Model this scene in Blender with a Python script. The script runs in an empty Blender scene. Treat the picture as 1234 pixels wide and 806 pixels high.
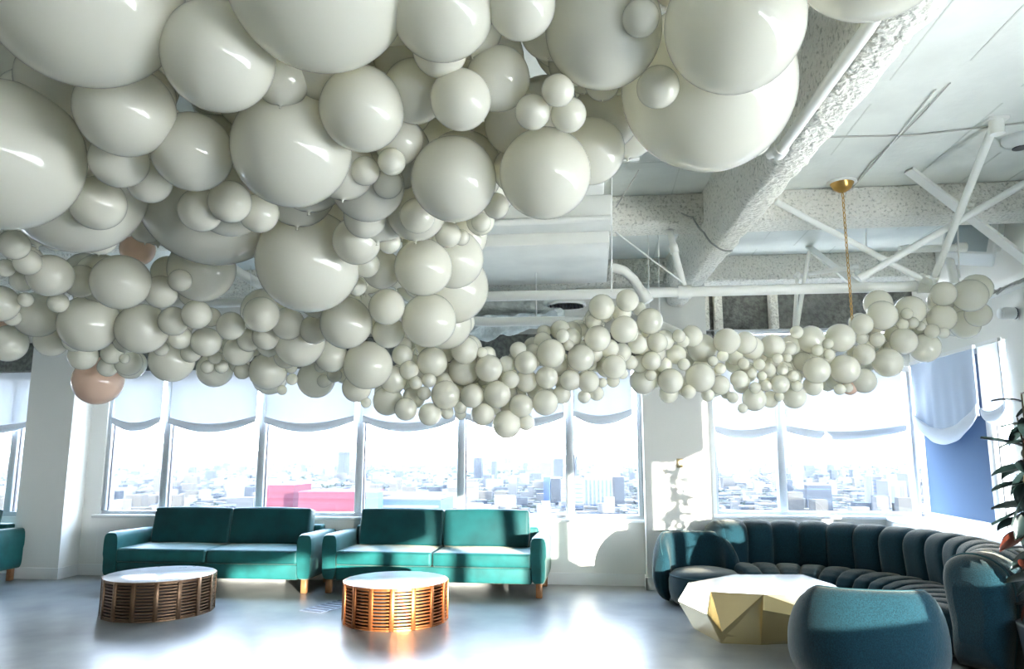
import bpy, bmesh, math, random
import numpy as np
from mathutils import Vector, Matrix
from math import pi, sin, cos, radians, sqrt
random.seed(7)
C = bpy.context.scene.collection

# ------------------------------------------------------------------ camera
PITCH, YAW, FPX, EYE = radians(9.17), radians(6.46), 880.0, 1.6
cd = bpy.data.cameras.new('camera'); cam = bpy.data.objects.new('camera', cd); C.objects.link(cam)
cd.sensor_fit = 'HORIZONTAL'; cd.sensor_width = 36.0; cd.lens = 36.0 * FPX / 1234.0
cd.clip_end = 20000; cd.clip_start = 0.05
cam.location = (0, 0, EYE); cam.rotation_euler = (pi/2 + PITCH, 0, YAW)
bpy.context.scene.camera = cam

# ------------------------------------------------------------------ sky
SKY = 4.0
w = bpy.data.worlds.new('sky'); bpy.context.scene.world = w; w.use_nodes = True
nt = w.node_tree; nt.nodes.clear()
tc = nt.nodes.new('ShaderNodeTexCoord'); sx = nt.nodes.new('ShaderNodeSeparateXYZ')
cr = nt.nodes.new('ShaderNodeValToRGB'); bg = nt.nodes.new('ShaderNodeBackground'); wo = nt.nodes.new('ShaderNodeOutputWorld')
nt.links.new(tc.outputs['Generated'], sx.inputs[0]); nt.links.new(sx.outputs['Z'], cr.inputs[0])
nt.links.new(cr.outputs[0], bg.inputs[0]); nt.links.new(bg.outputs[0], wo.inputs[0])
cr.color_ramp.elements[0].position = 0.0; cr.color_ramp.elements[0].color = (0.97, 0.98, 1.0, 1)
cr.color_ramp.elements[1].position = 0.6; cr.color_ramp.elements[1].color = (0.50, 0.68, 1.0, 1)
bg.inputs[1].default_value = SKY

# ------------------------------------------------------------------ sun, low, behind the viewer to the right
SUN_EL = radians(4.6)
sd = bpy.data.lights.new('sun', 'SUN'); so = bpy.data.objects.new('sun', sd); C.objects.link(so)
sd.energy = 4.6; sd.color = (1.0, 0.93, 0.82); sd.angle = radians(0.6)
tosun = Vector((0.536*cos(SUN_EL), -0.844*cos(SUN_EL), sin(SUN_EL)))
so.rotation_euler = tosun.to_track_quat('Z', 'Y').to_euler(); so.location = (20, -30, 20)

# portals in the window openings help the sky light sampling
def portal(loc, sxx, syy, aim):
    ld = bpy.data.lights.new('window_portal', 'AREA'); ld.shape = 'RECTANGLE'; ld.size = sxx; ld.size_y = syy
    ld.cycles.is_portal = True
    o = bpy.data.objects.new('window_portal', ld); C.objects.link(o); o.location = loc
    o.rotation_euler = Vector(aim).to_track_quat('-Z', 'Z').to_euler()
portal((-3.03, 9.45, 1.72), 7.3, 2.0, (0, -1, 0))
portal((2.8, 10.05, 1.75), 2.6, 1.9, (0, -1, 0))
portal((-9.9, 9.45, 1.72), 4.7, 2.0, (0, -1, 0))
portal((4.2, -0.1, 1.7), 9.9, 2.0, (-1, 0, 0))

vs = bpy.context.scene.view_settings
vs.view_transform = 'Standard'; vs.look = 'None'; vs.gamma = 1; vs.use_curve_mapping = False
vs.exposure = 3.0
cy = bpy.context.scene.cycles
cy.max_bounces = 16; cy.diffuse_bounces = 9; cy.glossy_bounces = 4; cy.transmission_bounces = 8; cy.transparent_max_bounces = 12; cy.volume_bounces = 0

# ------------------------------------------------------------------ materials
def mat(name, col, rough=0.5, metal=0.0, bump=0.0, bscale=30, var=0.0, vscale=6, col2=None, spec=0.5, sheen=0.0, coat=0.0, detail=6, bdist=0.02, sub=0.0, ramp=(0.35, 0.65)):
    m = bpy.data.materials.new(name); m.use_nodes = True; n = m.node_tree; b = n.nodes['Principled BSDF']
    b.inputs['Base Color'].default_value = (*col, 1); b.inputs['Roughness'].default_value = rough
    b.inputs['Metallic'].default_value = metal; b.inputs['Specular IOR Level'].default_value = spec
    b.inputs['Sheen Weight'].default_value = sheen; b.inputs['Coat Weight'].default_value = coat
    b.inputs['Coat Roughness'].default_value = 0.15
    if sheen: b.inputs['Sheen Tint'].default_value = (1.0, 0.9, 0.7, 1); b.inputs['Sheen Roughness'].default_value = 0.4
    t = n.nodes.new('ShaderNodeTexCoord')
    if col2 is not None or var:
        nz = n.nodes.new('ShaderNodeTexNoise'); nz.inputs['Scale'].default_value = vscale; nz.inputs['Detail'].default_value = detail
        n.links.new(t.outputs['Object'], nz.inputs['Vector'])
        r = n.nodes.new('ShaderNodeValToRGB'); n.links.new(nz.outputs[0], r.inputs[0])
        c2 = col2 if col2 is not None else tuple(c*(1-var) for c in col)
        r.color_ramp.elements[0].position = ramp[0]; r.color_ramp.elements[1].position = ramp[1]
        r.color_ramp.elements[0].color = (*c2, 1); r.color_ramp.elements[1].color = (*col, 1)
        n.links.new(r.outputs[0], b.inputs['Base Color'])
    if bump:
        nb = n.nodes.new('ShaderNodeTexNoise'); nb.inputs['Scale'].default_value = bscale; nb.inputs['Detail'].default_value = 5
        n.links.new(t.outputs['Object'], nb.inputs['Vector'])
        bp = n.nodes.new('ShaderNodeBump'); bp.inputs['Strength'].default_value = bump; bp.inputs['Distance'].default_value = bdist
        n.links.new(nb.outputs[0], bp.inputs['Height']); n.links.new(bp.outputs[0], b.inputs['Normal'])
    return m
M = {}
M['wall'] = mat('painted_plaster', (0.80, 0.79, 0.74), 0.6, bump=0.08, bscale=60)
M['trim'] = mat('white_trim', (0.82, 0.82, 0.80), 0.45)
M['frame'] = mat('window_aluminium', (0.50, 0.52, 0.53), 0.4, metal=0.2)
M['gasket'] = mat('dark_gasket', (0.05, 0.05, 0.06), 0.5)
M['ceil'] = mat('painted_concrete_slab', (0.72, 0.74, 0.69), 0.75, bump=0.25, bscale=14, var=0.12, vscale=2.2, detail=9, ramp=(0.3, 0.6))
M['spray'] = mat('sprayed_fireproofing', (0.80, 0.78, 0.70), 0.9, bump=1.0, bscale=26, col2=(0.52, 0.51, 0.44), vscale=38, bdist=0.05, ramp=(0.34, 0.46))
M['darkspray'] = mat('shade_dark_fireproofing', (0.20, 0.21, 0.19), 0.95, bump=0.8, bscale=40, var=0.5, vscale=20, bdist=0.03)  # dark tone stands in for the backlit shade above the windows
M['pipe'] = mat('white_painted_pipe', (0.80, 0.80, 0.75), 0.4)
M['duct'] = mat('white_duct_sheet', (0.80, 0.80, 0.74), 0.5, var=0.12, vscale=2)
M['wrap'] = mat('insulation_wrap', (0.66, 0.70, 0.66), 0.5, bump=0.9, bscale=9, var=0.35, vscale=5, bdist=0.06)
M['rope'] = mat('cable', (0.42, 0.42, 0.38), 0.6)
M['whitewire'] = mat('white_wire', (0.8, 0.8, 0.76), 0.5)
M['crack'] = mat('board_joint', (0.60, 0.62, 0.57), 0.9)
M['brass'] = mat('brass', (0.55, 0.33, 0.10), 0.28, metal=1.0)
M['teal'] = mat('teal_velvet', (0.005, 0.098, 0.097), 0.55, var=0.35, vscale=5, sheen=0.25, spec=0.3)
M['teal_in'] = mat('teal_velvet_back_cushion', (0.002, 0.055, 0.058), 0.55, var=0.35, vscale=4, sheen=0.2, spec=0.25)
M['petrol'] = mat('petrol_boucle', (0.005, 0.035, 0.050), 0.9, bump=0.7, bscale=160, var=0.5, vscale=120, sheen=0.35, spec=0.15, bdist=0.006)
M['seam'] = mat('seam_piping', (0.008, 0.05, 0.06), 0.8)
M['wood'] = mat('brown_wood_leg', (0.33, 0.15, 0.06), 0.4, var=0.3, vscale=14)
M['copper'] = mat('copper_strip', (0.45, 0.16, 0.055), 0.38, metal=0.85)
M['bronze'] = mat('aged_bronze_strip', (0.20, 0.12, 0.07), 0.4, metal=0.8)
M['marble'] = mat('white_marble', (0.78, 0.78, 0.80), 0.12, var=0.10, vscale=7, coat=0.3)
M['gold'] = mat('champagne_gold_panel', (0.72, 0.57, 0.30), 0.25, metal=0.9)
M['goldtop'] = mat('pale_gold_top', (0.56, 0.54, 0.48), 0.22, metal=0.5)
M['inner'] = mat('dark_brace_and_shade_drum', (0.06, 0.045, 0.04), 0.7)
M['black'] = mat('black_plastic', (0.02, 0.022, 0.03), 0.3)
M['device'] = mat('white_device_plastic', (0.75, 0.76, 0.74), 0.4)
M['grille'] = mat('grey_speaker_grille', (0.42, 0.48, 0.50), 0.6)
M['leaf'] = mat('rubber_leaf_dark', (0.012, 0.026, 0.024), 0.3, var=0.5, vscale=8)
M['leaf_r'] = mat('rubber_leaf_reddish', (0.12, 0.025, 0.012), 0.3, var=0.4, vscale=8)
M['stem'] = mat('plant_stem', (0.10, 0.08, 0.04), 0.7)
M['pot'] = mat('dark_planter', (0.03, 0.04, 0.045), 0.5)
M['soil'] = mat('soil', (0.05, 0.035, 0.02), 0.95)
M['switch'] = mat('brass_switch_plate', (0.45, 0.36, 0.20), 0.4, metal=0.6)
M['vent'] = mat('floor_socket_steel', (0.25, 0.26, 0.28), 0.4, metal=0.7)

def floor_mat():
    m = bpy.data.materials.new('polished_concrete'); m.use_nodes = True; n = m.node_tree; b = n.nodes['Principled BSDF']
    t = n.nodes.new('ShaderNodeTexCoord')
    a = n.nodes.new('ShaderNodeTexNoise'); a.inputs['Scale'].default_value = 1.5; a.inputs['Detail'].default_value = 4; a.inputs['Roughness'].default_value = 0.5
    n.links.new(t.outputs['Object'], a.inputs['Vector'])
    r = n.nodes.new('ShaderNodeValToRGB'); n.links.new(a.outputs[0], r.inputs[0])
    e = r.color_ramp.elements
    e[0].position = 0.1; e[0].color = (0.07, 0.085, 0.09, 1); e[1].position = 0.9; e[1].color = (0.31, 0.31, 0.29, 1)
    n.links.new(r.outputs[0], b.inputs['Base Color'])
    b2 = n.nodes.new('ShaderNodeTexNoise'); b2.inputs['Scale'].default_value = 3.5; b2.inputs['Detail'].default_value = 2
    n.links.new(t.outputs['Object'], b2.inputs['Vector'])
    mr = n.nodes.new('ShaderNodeMapRange'); mr.inputs['To Min'].default_value = 0.27; mr.inputs['To Max'].default_value = 0.36
    n.links.new(b2.outputs[0], mr.inputs[0]); n.links.new(mr.outputs[0], b.inputs['Roughness'])
    b.inputs['Specular IOR Level'].default_value = 0.2
    b.inputs['Coat Weight'].default_value = 0.0
    return m
M['floor'] = floor_mat()

def balloon_mat(name, col, tr):
    m = bpy.data.materials.new(name); m.use_nodes = True; n = m.node_tree; n.nodes.clear()
    d = n.nodes.new('ShaderNodeBsdfDiffuse'); d.inputs[0].default_value = (*col, 1)
    t = n.nodes.new('ShaderNodeBsdfTranslucent'); t.inputs[0].default_value = (*tr, 1)
    g = n.nodes.new('ShaderNodeBsdfGlossy'); g.inputs['Roughness'].default_value = 0.07
    mx = n.nodes.new('ShaderNodeMixShader'); mx.inputs[0].default_value = 0.50
    f = n.nodes.new('ShaderNodeFresnel'); f.inputs[0].default_value = 1.5
    m2 = n.nodes.new('ShaderNodeMixShader'); o = n.nodes.new('ShaderNodeOutputMaterial')
    L = n.links.new
    L(d.outputs[0], mx.inputs[1]); L(t.outputs[0], mx.inputs[2]); L(f.outputs[0], m2.inputs[0]); L(mx.outputs[0], m2.inputs[1]); L(g.outputs[0], m2.inputs[2]); L(m2.outputs[0], o.inputs[0])
    return m
M['balloon'] = balloon_mat('white_latex', (0.99, 0.972, 0.86), (0.99, 0.965, 0.82))
M['peach'] = balloon_mat('peach_latex', (1.0, 0.74, 0.58), (1.0, 0.76, 0.60))

def sheer_mat(name, col, clear, tl=0.7):
    m = bpy.data.materials.new(name); m.use_nodes = True; n = m.node_tree; n.nodes.clear()
    d = n.nodes.new('ShaderNodeBsdfDiffuse'); d.inputs[0].default_value = (*col, 1)
    t = n.nodes.new('ShaderNodeBsdfTranslucent'); t.inputs[0].default_value = (*col, 1)
    tp = n.nodes.new('ShaderNodeBsdfTransparent'); tp.inputs[0].default_value = (0.9, 0.95, 1, 1)
    mx = n.nodes.new('ShaderNodeMixShader'); mx.inputs[0].default_value = tl
    m2 = n.nodes.new('ShaderNodeMixShader'); m2.inputs[0].default_value = clear; o = n.nodes.new('ShaderNodeOutputMaterial')
    L = n.links.new
    L(d.outputs[0], mx.inputs[1]); L(t.outputs[0], mx.inputs[2]); L(mx.outputs[0], m2.inputs[1]); L(tp.outputs[0], m2.inputs[2]); L(m2.outputs[0], o.inputs[0])
    return m
M['sheer'] = sheer_mat('sheer_white_shade', (0.80, 0.84, 0.90), 0.0, 0.085)
M['hem'] = sheer_mat('sheer_shade_doubled', (0.76, 0.80, 0.86), 0.0, 0.05)
M['drape'] = sheer_mat('pale_blue_shade', (0.66, 0.74, 0.86), 0.0, 0.12)
M['roller'] = sheer_mat('blue_screen_fabric', (0.12, 0.17, 0.25), 0.0, 0.30)

def glass_mat():
    m = bpy.data.materials.new('window_glass'); m.use_nodes = True; n = m.node_tree; n.nodes.clear()
    tp = n.nodes.new('ShaderNodeBsdfTransparent'); tp.inputs[0].default_value = (0.95, 0.97, 0.97, 1)
    g = n.nodes.new('ShaderNodeBsdfGlossy'); g.inputs['Roughness'].default_value = 0.0
    lw = n.nodes.new('ShaderNodeLayerWeight'); lw.inputs[0].default_value = 0.5
    f = n.nodes.new('ShaderNodeMath'); f.operation = 'POWER'; f.inputs[1].default_value = 4; L0 = n.links.new; L0(lw.outputs['Facing'], f.inputs[0])
    f2 = n.nodes.new('ShaderNodeMath'); f2.operation = 'MULTIPLY_ADD'; f2.inputs[1].default_value = 0.5; f2.inputs[2].default_value = 0.03; L0(f.outputs[0], f2.inputs[0]); f = f2
    mx = n.nodes.new('ShaderNodeMixShader'); o = n.nodes.new('ShaderNodeOutputMaterial')
    L = n.links.new; L(f.outputs[0], mx.inputs[0]); L(tp.outputs[0], mx.inputs[1]); L(g.outputs[0], mx.inputs[2]); L(mx.outputs[0], o.inputs[0])
    return m
M['glass'] = glass_mat()

# ------------------------------------------------------------------ mesh helpers
class MB:
    def __init__(s): s.v = []; s.f = []; s.sm = []
    def add(s, v, f, smooth=False):
        o = len(s.v); s.v += [tuple(p) for p in v]; s.f += [tuple(i+o for i in q) for q in f]; s.sm += [smooth]*len(f); return s
    def box(s, x0, x1, y0, y1, z0, z1, M4=None):
        v = [Vector((x, y, z)) for x in (x0, x1) for y in (y0, y1) for z in (z0, z1)]
        if M4: v = [M4 @ p for p in v]
        return s.add(v, [(0, 1, 3, 2), (4, 6, 7, 5), (0, 4, 5, 1), (2, 3, 7, 6), (0, 2, 6, 4), (1, 5, 7, 3)])
    def tube(s, pts, r, n=10, caps=True):
        pts = [Vector(p) for p in pts]; rs = r if isinstance(r, (list, tuple)) else [r]*len(pts)
        V, Fc = [], []; up = None
        for i, p in enumerate(pts):
            d = (pts[min(i+1, len(pts)-1)] - pts[max(i-1, 0)]).normalized()
            if up is None: up = d.orthogonal().normalized()
            a = (up - d*up.dot(d)).normalized(); up = a; b = d.cross(a)
            V += [p + (a*cos(2*pi*k/n) + b*sin(2*pi*k/n))*rs[i] for k in range(n)]
        for i in range(len(pts)-1):
            for k in range(n): Fc.append((i*n+k, i*n+(k+1) % n, (i+1)*n+(k+1) % n, (i+1)*n+k))
        s.add(V, Fc, True)
        if caps: s.add(V[:n], [tuple(range(n))[::-1]]); s.add(V[-n:], [tuple(range(n))])
        return s
    def lathe(s, prof, n=32, c=(0, 0, 0), smooth=True):
        V = [(c[0]+r*cos(2*pi*k/n), c[1]+r*sin(2*pi*k/n), c[2]+z) for r, z in prof for k in range(n)]
        Fc = [(i*n+k, i*n+(k+1) % n, (i+1)*n+(k+1) % n, (i+1)*n+k) for i in range(len(prof)-1) for k in range(n)]
        s.add(V, Fc, smooth)
        if prof[0][0] > 1e-4: s.add(V[:n], [tuple(range(n))[::-1]])
        if prof[-1][0] > 1e-4: s.add(V[-n:], [tuple(range(n))])
        return s
    def grid(s, fn, nu, nv, closed_u=False):
        V = [fn(i/nu, j/nv) for j in range(nv+1) for i in range(nu + (0 if closed_u else 1))]
        W_ = nu if closed_u else nu+1; Fc = []
        for j in range(nv):
            for i in range(nu):
                a = j*W_+i; b = j*W_+(i+1) % W_; Fc.append((a, b, b+W_, a+W_))
        return s.add(V, Fc, True)
    def build(s, name, m, parent=None, bevel=0, seg=2, smooth=None):
        me = bpy.data.meshes.new(name); me.from_pydata(s.v, [], s.f); me.update()
        if bevel:
            bm = bmesh.new(); bm.from_mesh(me)
            bmesh.ops.remove_doubles(bm, verts=bm.verts, dist=1e-5)
            bmesh.ops.bevel(bm, geom=list(bm.edges), offset=bevel, segments=seg, profile=0.5, affect='EDGES')
            for f in bm.faces: f.smooth = True
            bm.to_mesh(me); bm.free()
        else:
            me.polygons.foreach_set('use_smooth', s.sm if smooth is None else [smooth]*len(s.f))
        me.materials.append(m)
        o = bpy.data.objects.new(name, me); C.objects.link(o)
        if parent: o.parent = parent
        return o
def tag(o, label, cat, group=None, kind=None):
    o['label'] = label; o['category'] = cat
    if group: o['group'] = group
    if kind: o['kind'] = kind
    return o
def thing(name, label, cat, loc=(0, 0, 0), rz=0, group=None):
    o = bpy.data.objects.new(name, None); C.objects.link(o); o.location = loc; o.rotation_euler = (0, 0, rz); o.empty_display_size = 0.1
    return tag(o, label, cat, group)
def struct(o): o['kind'] = 'structure'; return o
def sempty(name, loc=(0, 0, 0), rz=0):
    o = bpy.data.objects.new(name, None); C.objects.link(o); o.location = loc; o.rotation_euler = (0, 0, rz); o['kind'] = 'structure'; return o
def part(o, src, parent):            # a linked copy of a part's mesh
    c = src.copy(); C.objects.link(c); c.parent = parent; return c
def box(name, x0, x1, y0, y1, z0, z1, m, parent=None, bevel=0, seg=2):
    return MB().box(x0, x1, y0, y1, z0, z1).build(name, m, parent, bevel, seg)
# sight line of the photograph's camera, used to survey positions
def ray(px, py):
    u = (px-617)/FPX; v = (403-py)/FPX
    Z = cos(PITCH)-v*sin(PITCH)
    return Vector((u*cos(YAW)-Z*sin(YAW), u*sin(YAW)+Z*cos(YAW), sin(PITCH)+v*cos(PITCH)))
O = Vector((0, 0, EYE))
def G(px, py, h): r = ray(px, py); return O + r*((h-EYE)/r.z)
def V(px, py, y): r = ray(px, py); return O + r*(y/r.y)

# ------------------------------------------------------------------ room shell
H = 4.0; XR = 4.08; YB = 9.35; YR = 9.95
struct(box('floor', -13, 4.3, -6.8, 10.15, -0.2, 0, M['floor']))
struct(box('ceiling', -13.2, 4.5, -6.8, 10.3, H, H+0.25, M['ceil']))
# back wall left of the far column and the main stretch
def wall_stretch(name, x0, x1, y, sill, head, top=H):
    MB().box(x0, x1, y, y+0.2, 0, sill).box(x0, x1, y, y+0.2, head, top).build(name, M['wall'])
    struct(bpy.data.objects[name]) if name in bpy.data.objects else None
wall_stretch('wall_back_far', -13, -7.5, YB, 0.74, 2.7)
wall_stretch('wall_back_main', -6.9, 0.58, YB, 0.77, 2.7)
wall_stretch('wall_back_right', 1.38, XR, YR, 0.79, 2.7, 3.15)
struct(box('wall_back_pier', -6.95, -6.62, YB-0.001, YB+0.2, 0, H, M['wall']))
struct(MB().box(-7.52, -6.86, 8.98, YB+0.2, 0, H).build('wall_column_left', M['wall']))
struct(MB().box(0.58, 1.38, 9.1, YR+0.2, 0, H).build('wall_column_middle', M['wall']))
struct(MB().box(1.38, 1.55, YR-0.02, YR+0.2, 0, 3.15).build('wall_return', M['wall']))
# right wall: low wall, head, pier
mb = MB(); X0 = XR; X1 = XR+0.2
mb.box(X0, X1, -6.8, YR+0.2, 0, 0.78); mb.box(X0, X1, -6.8, YR+0.2, 2.72, H)
mb.box(X0, X1, 4.8, 7.72, 0.78, 2.72); mb.box(X0, X1, -6.8, -5.0, 0.78, 2.72)
struct(mb.build('wall_right', M['wall']))
struct(box('wall_left', -13.2, -13, -6.8, 10.3, 0, H, M['wall']))
mb = MB(); mb.box(-13, XR, -6.8, -6.6, 0, H)
struct(mb.build('wall_rear', M['wall']))
# ledge enclosure along the right wall and the back right sill
lb = MB(); lb.box(3.62, XR, 5.2, YR, 0.0, 0.76)
struct(lb.build('trim_1', M['wall']))
lt = MB(); lt.box(3.59, XR, 5.2, YR, 0.76, 0.80)
struct(lt.build('trim_2', M['trim'], bevel=0.006, seg=1))
struct(box('trim_3', 1.5, 3.6, YR-0.12, YR+0.02, 0.77, 0.81, M['trim'], bevel=0.006, seg=1))
struct(box('trim_4', -6.7, 0.58, YB-0.05, YB+0.02, 0.745, 0.785, M['trim'], bevel=0.006, seg=1))
# baseboards
struct(box('baseboard_back', -6.86, 0.58, YB-0.018, YB, 0, 0.14, M['trim']))
struct(MB().box(-7.54, -6.86, 8.962, 8.98, 0, 0.14).box(-6.86, -6.842, 8.962, YB, 0, 0.14).build('baseboard_left', M['trim']))
struct(MB().box(0.562, 1.398, 9.082, 9.1, 0, 0.14).box(0.562, 0.58, 9.082, YB, 0, 0.14).build('baseboard_column', M['trim']))

# ------------------------------------------------------------------ ceiling beams and spandrels
struct(box('trim_5', -13, 4.5, 6.68, 7.08, 3.71, H, M['spray'], bevel=0.03))                # cross beam
struct(box('trim_6', -13, 4.5, 9.0, 9.3, 3.68, H, M['spray'], bevel=0.02))
struct(box('trim_14', -13, 4.5, 3.0, 3.4, 3.75, H, M['spray'], bevel=0.03))
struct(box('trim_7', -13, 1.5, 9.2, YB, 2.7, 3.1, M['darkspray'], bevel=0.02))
struct(box('trim_8', 1.2, XR, 9.72, 10.0, 3.17, 3.7, M['darkspray']))                       # spandrel above the glazing, the recess shade put into its colour
struct(box('trim_9', 1.2, XR, 9.60, 9.72, 3.14, 3.17, M['frame']))
sp = MB()
for x in (1.45, 1.62, 2.32): sp.box(x-0.05, x+0.05, 9.55, 9.72, 3.17, 3.7)
struct(sp.build('trim_10', M['spray'], bevel=0.012))
# long sprayed girder running towards the windows
a = radians(3.2)   # slight skew against the wall grid
def rough_beam(name, x0, y0, x1, y1, wdt, z0, z1, m):
    rnd = random.Random(3); n = 130; nv = 11
    d = Vector((x1-x0, y1-y0, 0)); ln = d.length; d.normalize(); s = Vector((d.y, -d.x, 0))
    prof = [(-wdt/2, z1), (-wdt/2, (z0*2+z1)/3), (-wdt/2, z0+0.06), (-wdt/2+0.02, z0+0.02), (-wdt/2+0.06, z0), (0, z0), (wdt/2-0.06, z0), (wdt/2-0.02, z0+0.02), (wdt/2, z0+0.06), (wdt/2, (z0*2+z1)/3), (wdt/2, z1)]
    Vv = []
    for i in range(n+1):
        for k, (o, z) in enumerate(prof):
            j = 0.012 if 0 < k < 10 else 0
            Vv.append(Vector((x0, y0, 0)) + d*(ln*i/n) + s*(o + rnd.uniform(-j, j)) + Vector((0, 0, z + rnd.uniform(-j, j))))
    Fc = [(i*nv+k, i*nv+k+1, (i+1)*nv+k+1, (i+1)*nv+k) for i in range(n) for k in range(nv-1)]
    Fc += [tuple(range(nv)), tuple(n*nv+k for k in range(nv))[::-1]]
    b = MB(); b.add(Vv, Fc, True); return b.build(name, m)
struct(rough_beam('trim_11', 1.62, -2.5, 1.03, 9.2, 0.25, 3.4, H, M['spray']))
struct(rough_beam('trim_12', -6.2, -2.5, -6.4, 9.2, 0.3, 3.4, H, M['spray']))
# board joints in the slab soffit (dark recessed lines, thin strips let into the slab)
jb = MB()
rj = random.Random(5)
for x in (-3.2, -1.6, 0.15, 0.75, 1.95, 2.35, 2.85, 3.3, 3.7):
    y = -1
    while y < 9:
        l = rj.uniform(0.4, 1.6)
        jb.box(x+rj.uniform(-.004, .0), x+0.006+rj.uniform(-.003, .01), y, y+l, H-0.003, H+0.01); y += l+rj.uniform(0.1, 0.9)
for y in (5.1, 5.9, 8.0): jb.box(-0.6, 1.0, y, y+0.01, H-0.003, H+0.01)
struct(jb.build('trim_13', M['crack']))

# ------------------------------------------------------------------ windows
def window(name, p0, p1, z0, z1, bars, w_bar=0.10, depth=0.14, part_rails=True):
    """glazing from p0 to p1 (2D), bars = distances of the mullions from p0"""
    p0 = Vector((*p0, 0)); p1 = Vector((*p1, 0)); d = (p1-p0); L_ = d.length; rz = math.atan2(d.y, d.x)
    e = sempty(name, p0, rz)
    box('frame_rail', 0, L_, 0.02, depth, z0, z0+0.06, M['frame'], e); box('frame_rail', 0, L_, 0.02, depth, z1-0.06, z1, M['frame'], e)
    for s in [0.03] + list(bars) + [L_-0.03]:
        wb = w_bar if 0.04 < s < L_-0.04 else 0.06
        mu = box('mullion', s-wb/2, s+wb/2, 0.0, depth, z0+0.06, z1-0.06, M['frame'], e, bevel=0.008, seg=1)
        box('gasket', s+wb/2, s+wb/2+0.012, 0.05, 0.08, z0+0.06, z1-0.06, M['gasket'], mu)
    xs = [0] + list(bars) + [L_]
    for i in range(len(xs)-1):
        box('pane', xs[i]+0.04, xs[i+1]-0.04, 0.085, 0.093, z0+0.05, z1-0.05, M['glass'], e)
    return e
WX = -6.62
mull = [-5.755+1.345*i for i in range(5)]; mull[4] = -0.33
window('window_1', (-12.9, YB+0.02), (-7.5, YB+0.02), 0.74, 2.7, [1.25, 2.55, 3.85, 4.9])
window('window_2', (WX, YB+0.02), (0.58, YB+0.02), 0.77, 2.7, [m-WX for m in mull])
window('window_3', (1.52, YR+0.02), (XR, YR+0.02), 0.79, 2.7, [0.88])
window('window_4', (XR+0.02, YR), (XR+0.02, 7.72), 0.78, 2.72, [1.72], w_bar=0.12)
window('window_5', (XR+0.02, 4.8), (XR+0.02, -5.0), 0.78, 2.72, [1.32, 2.68, 4.03, 5.36, 6.7, 8.03])

# ------------------------------------------------------------------ roman shades
def shade(x0, x1, y, z_top, z_corner, sag, label, group=None, m='sheer', axis='x', hem=0.085, wr=0.004):
    t = thing('roman_shade', label, 'shade', (x0, y, 0) if axis == 'x' else (y, x0, 0), 0 if axis == 'x' else -pi/2, group)
    L_ = abs(x1-x0); rr = random.Random(int(x0*100)); ph = rr.uniform(0, 6)
    def bot(u): return z_corner - sag*(1-(2*u-1)**2)
    def f(u, v):
        z = z_top + (bot(u)+hem*0.6-z_top)*v
        return (u*L_, -0.02 + wr*sin(u*L_*26+ph)*v + wr*0.7*sin(u*L_*11+ph*2), z)
    MB().grid(f, 40, 12).build('sheet', M[m], t)
    def h(u, v):   # folded bottom: a soft double roll
        a = 2*pi*v; z = bot(u) + hem/2 + hem*0.62*sin(a)*(0.75+0.4*(1-(2*u-1)**2)); yy = -0.045 - 0.02*cos(a)*(0.5+(1-(2*u-1)**2))
        return (u*L_, yy + 0.006*sin(u*L_*17+ph), z + 0.008*sin(2*a+u*5))
    MB().grid(h, 30, 12).build('hem_fold', M['hem'], t)
    box('head_rail', 0, L_, -0.035, 0.0, z_top, z_top+0.04, M['trim'], t)
    for s in (0.01, L_-0.01): MB().tube([(s, -0.03, z_top), (s, -0.03, z_corner)], 0.0035, 5).build('cord', M['whitewire'], t)
    return t
g2 = 'sheer shades of the main window wall'
names = ['leftmost pane behind first sofa', 'second pane from left, above first sofa back', 'third pane from left, before the pink building', 'fourth pane, above gap between the teal sofas', 'fifth pane, above the second sofa', 'narrow pane beside the white column']
ed = [WX+0.05] + mull + [0.52]
for i in range(6):
    shade(ed[i]+0.06, ed[i+1]-0.06, YB-0.02, 2.7, 1.99+0.03*(i > 3)+0.03*(i == 5), 0.09+0.02*(ed[i+1]-ed[i] > 1.2), 'sheer white roman shade on %s' % names[i], g2)
for i, (x0, x1) in enumerate(((-8.95, -7.75), (-10.3, -9.1), (-11.6, -10.4))):
    shade(x0, x1, YB-0.02, 2.7, 1.93, 0.07, ['sheer white roman shade left of the grey column', 'sheer white shade one pane beyond it at far left', 'sheer white shade at the far left end'][i])
shade(1.56, 2.36, YR-0.0, 2.68, 1.86, 0.07, 'sheer roman shade on narrow pane right of the white column')
shade(2.46, 3.95, YR-0.0, 2.68, 1.86, 0.09, 'sheer white roman shade on wide pane above the curved sofa')
shade(YR-0.10, 8.25, XR-0.02, 2.70, 1.98, 0.26, 'pale blue draped shade with deep sag at right corner window', m='drape', axis='y', hem=0.13, wr=0.012)
shade(8.18, 7.75, XR-0.02, 2.70, 1.98, 0.06, 'narrow sheer white shade at end of right corner window', m='sheer', axis='y')
# dark blue roller screen behind the draped shade
t = thing('roller_screen', 'dark blue roller screen filling the right corner window below its shade', 'screen', (XR+0.06, 9.9, 0), -pi/2)
box('screen_fabric', 0.05, 1.60, -0.004, 0.0, 0.86, 2.66, M['roller'], t); box('bottom_bar', 0.05, 1.60, -0.012, 0.008, 0.845, 0.865, M['frame'], t)
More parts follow.
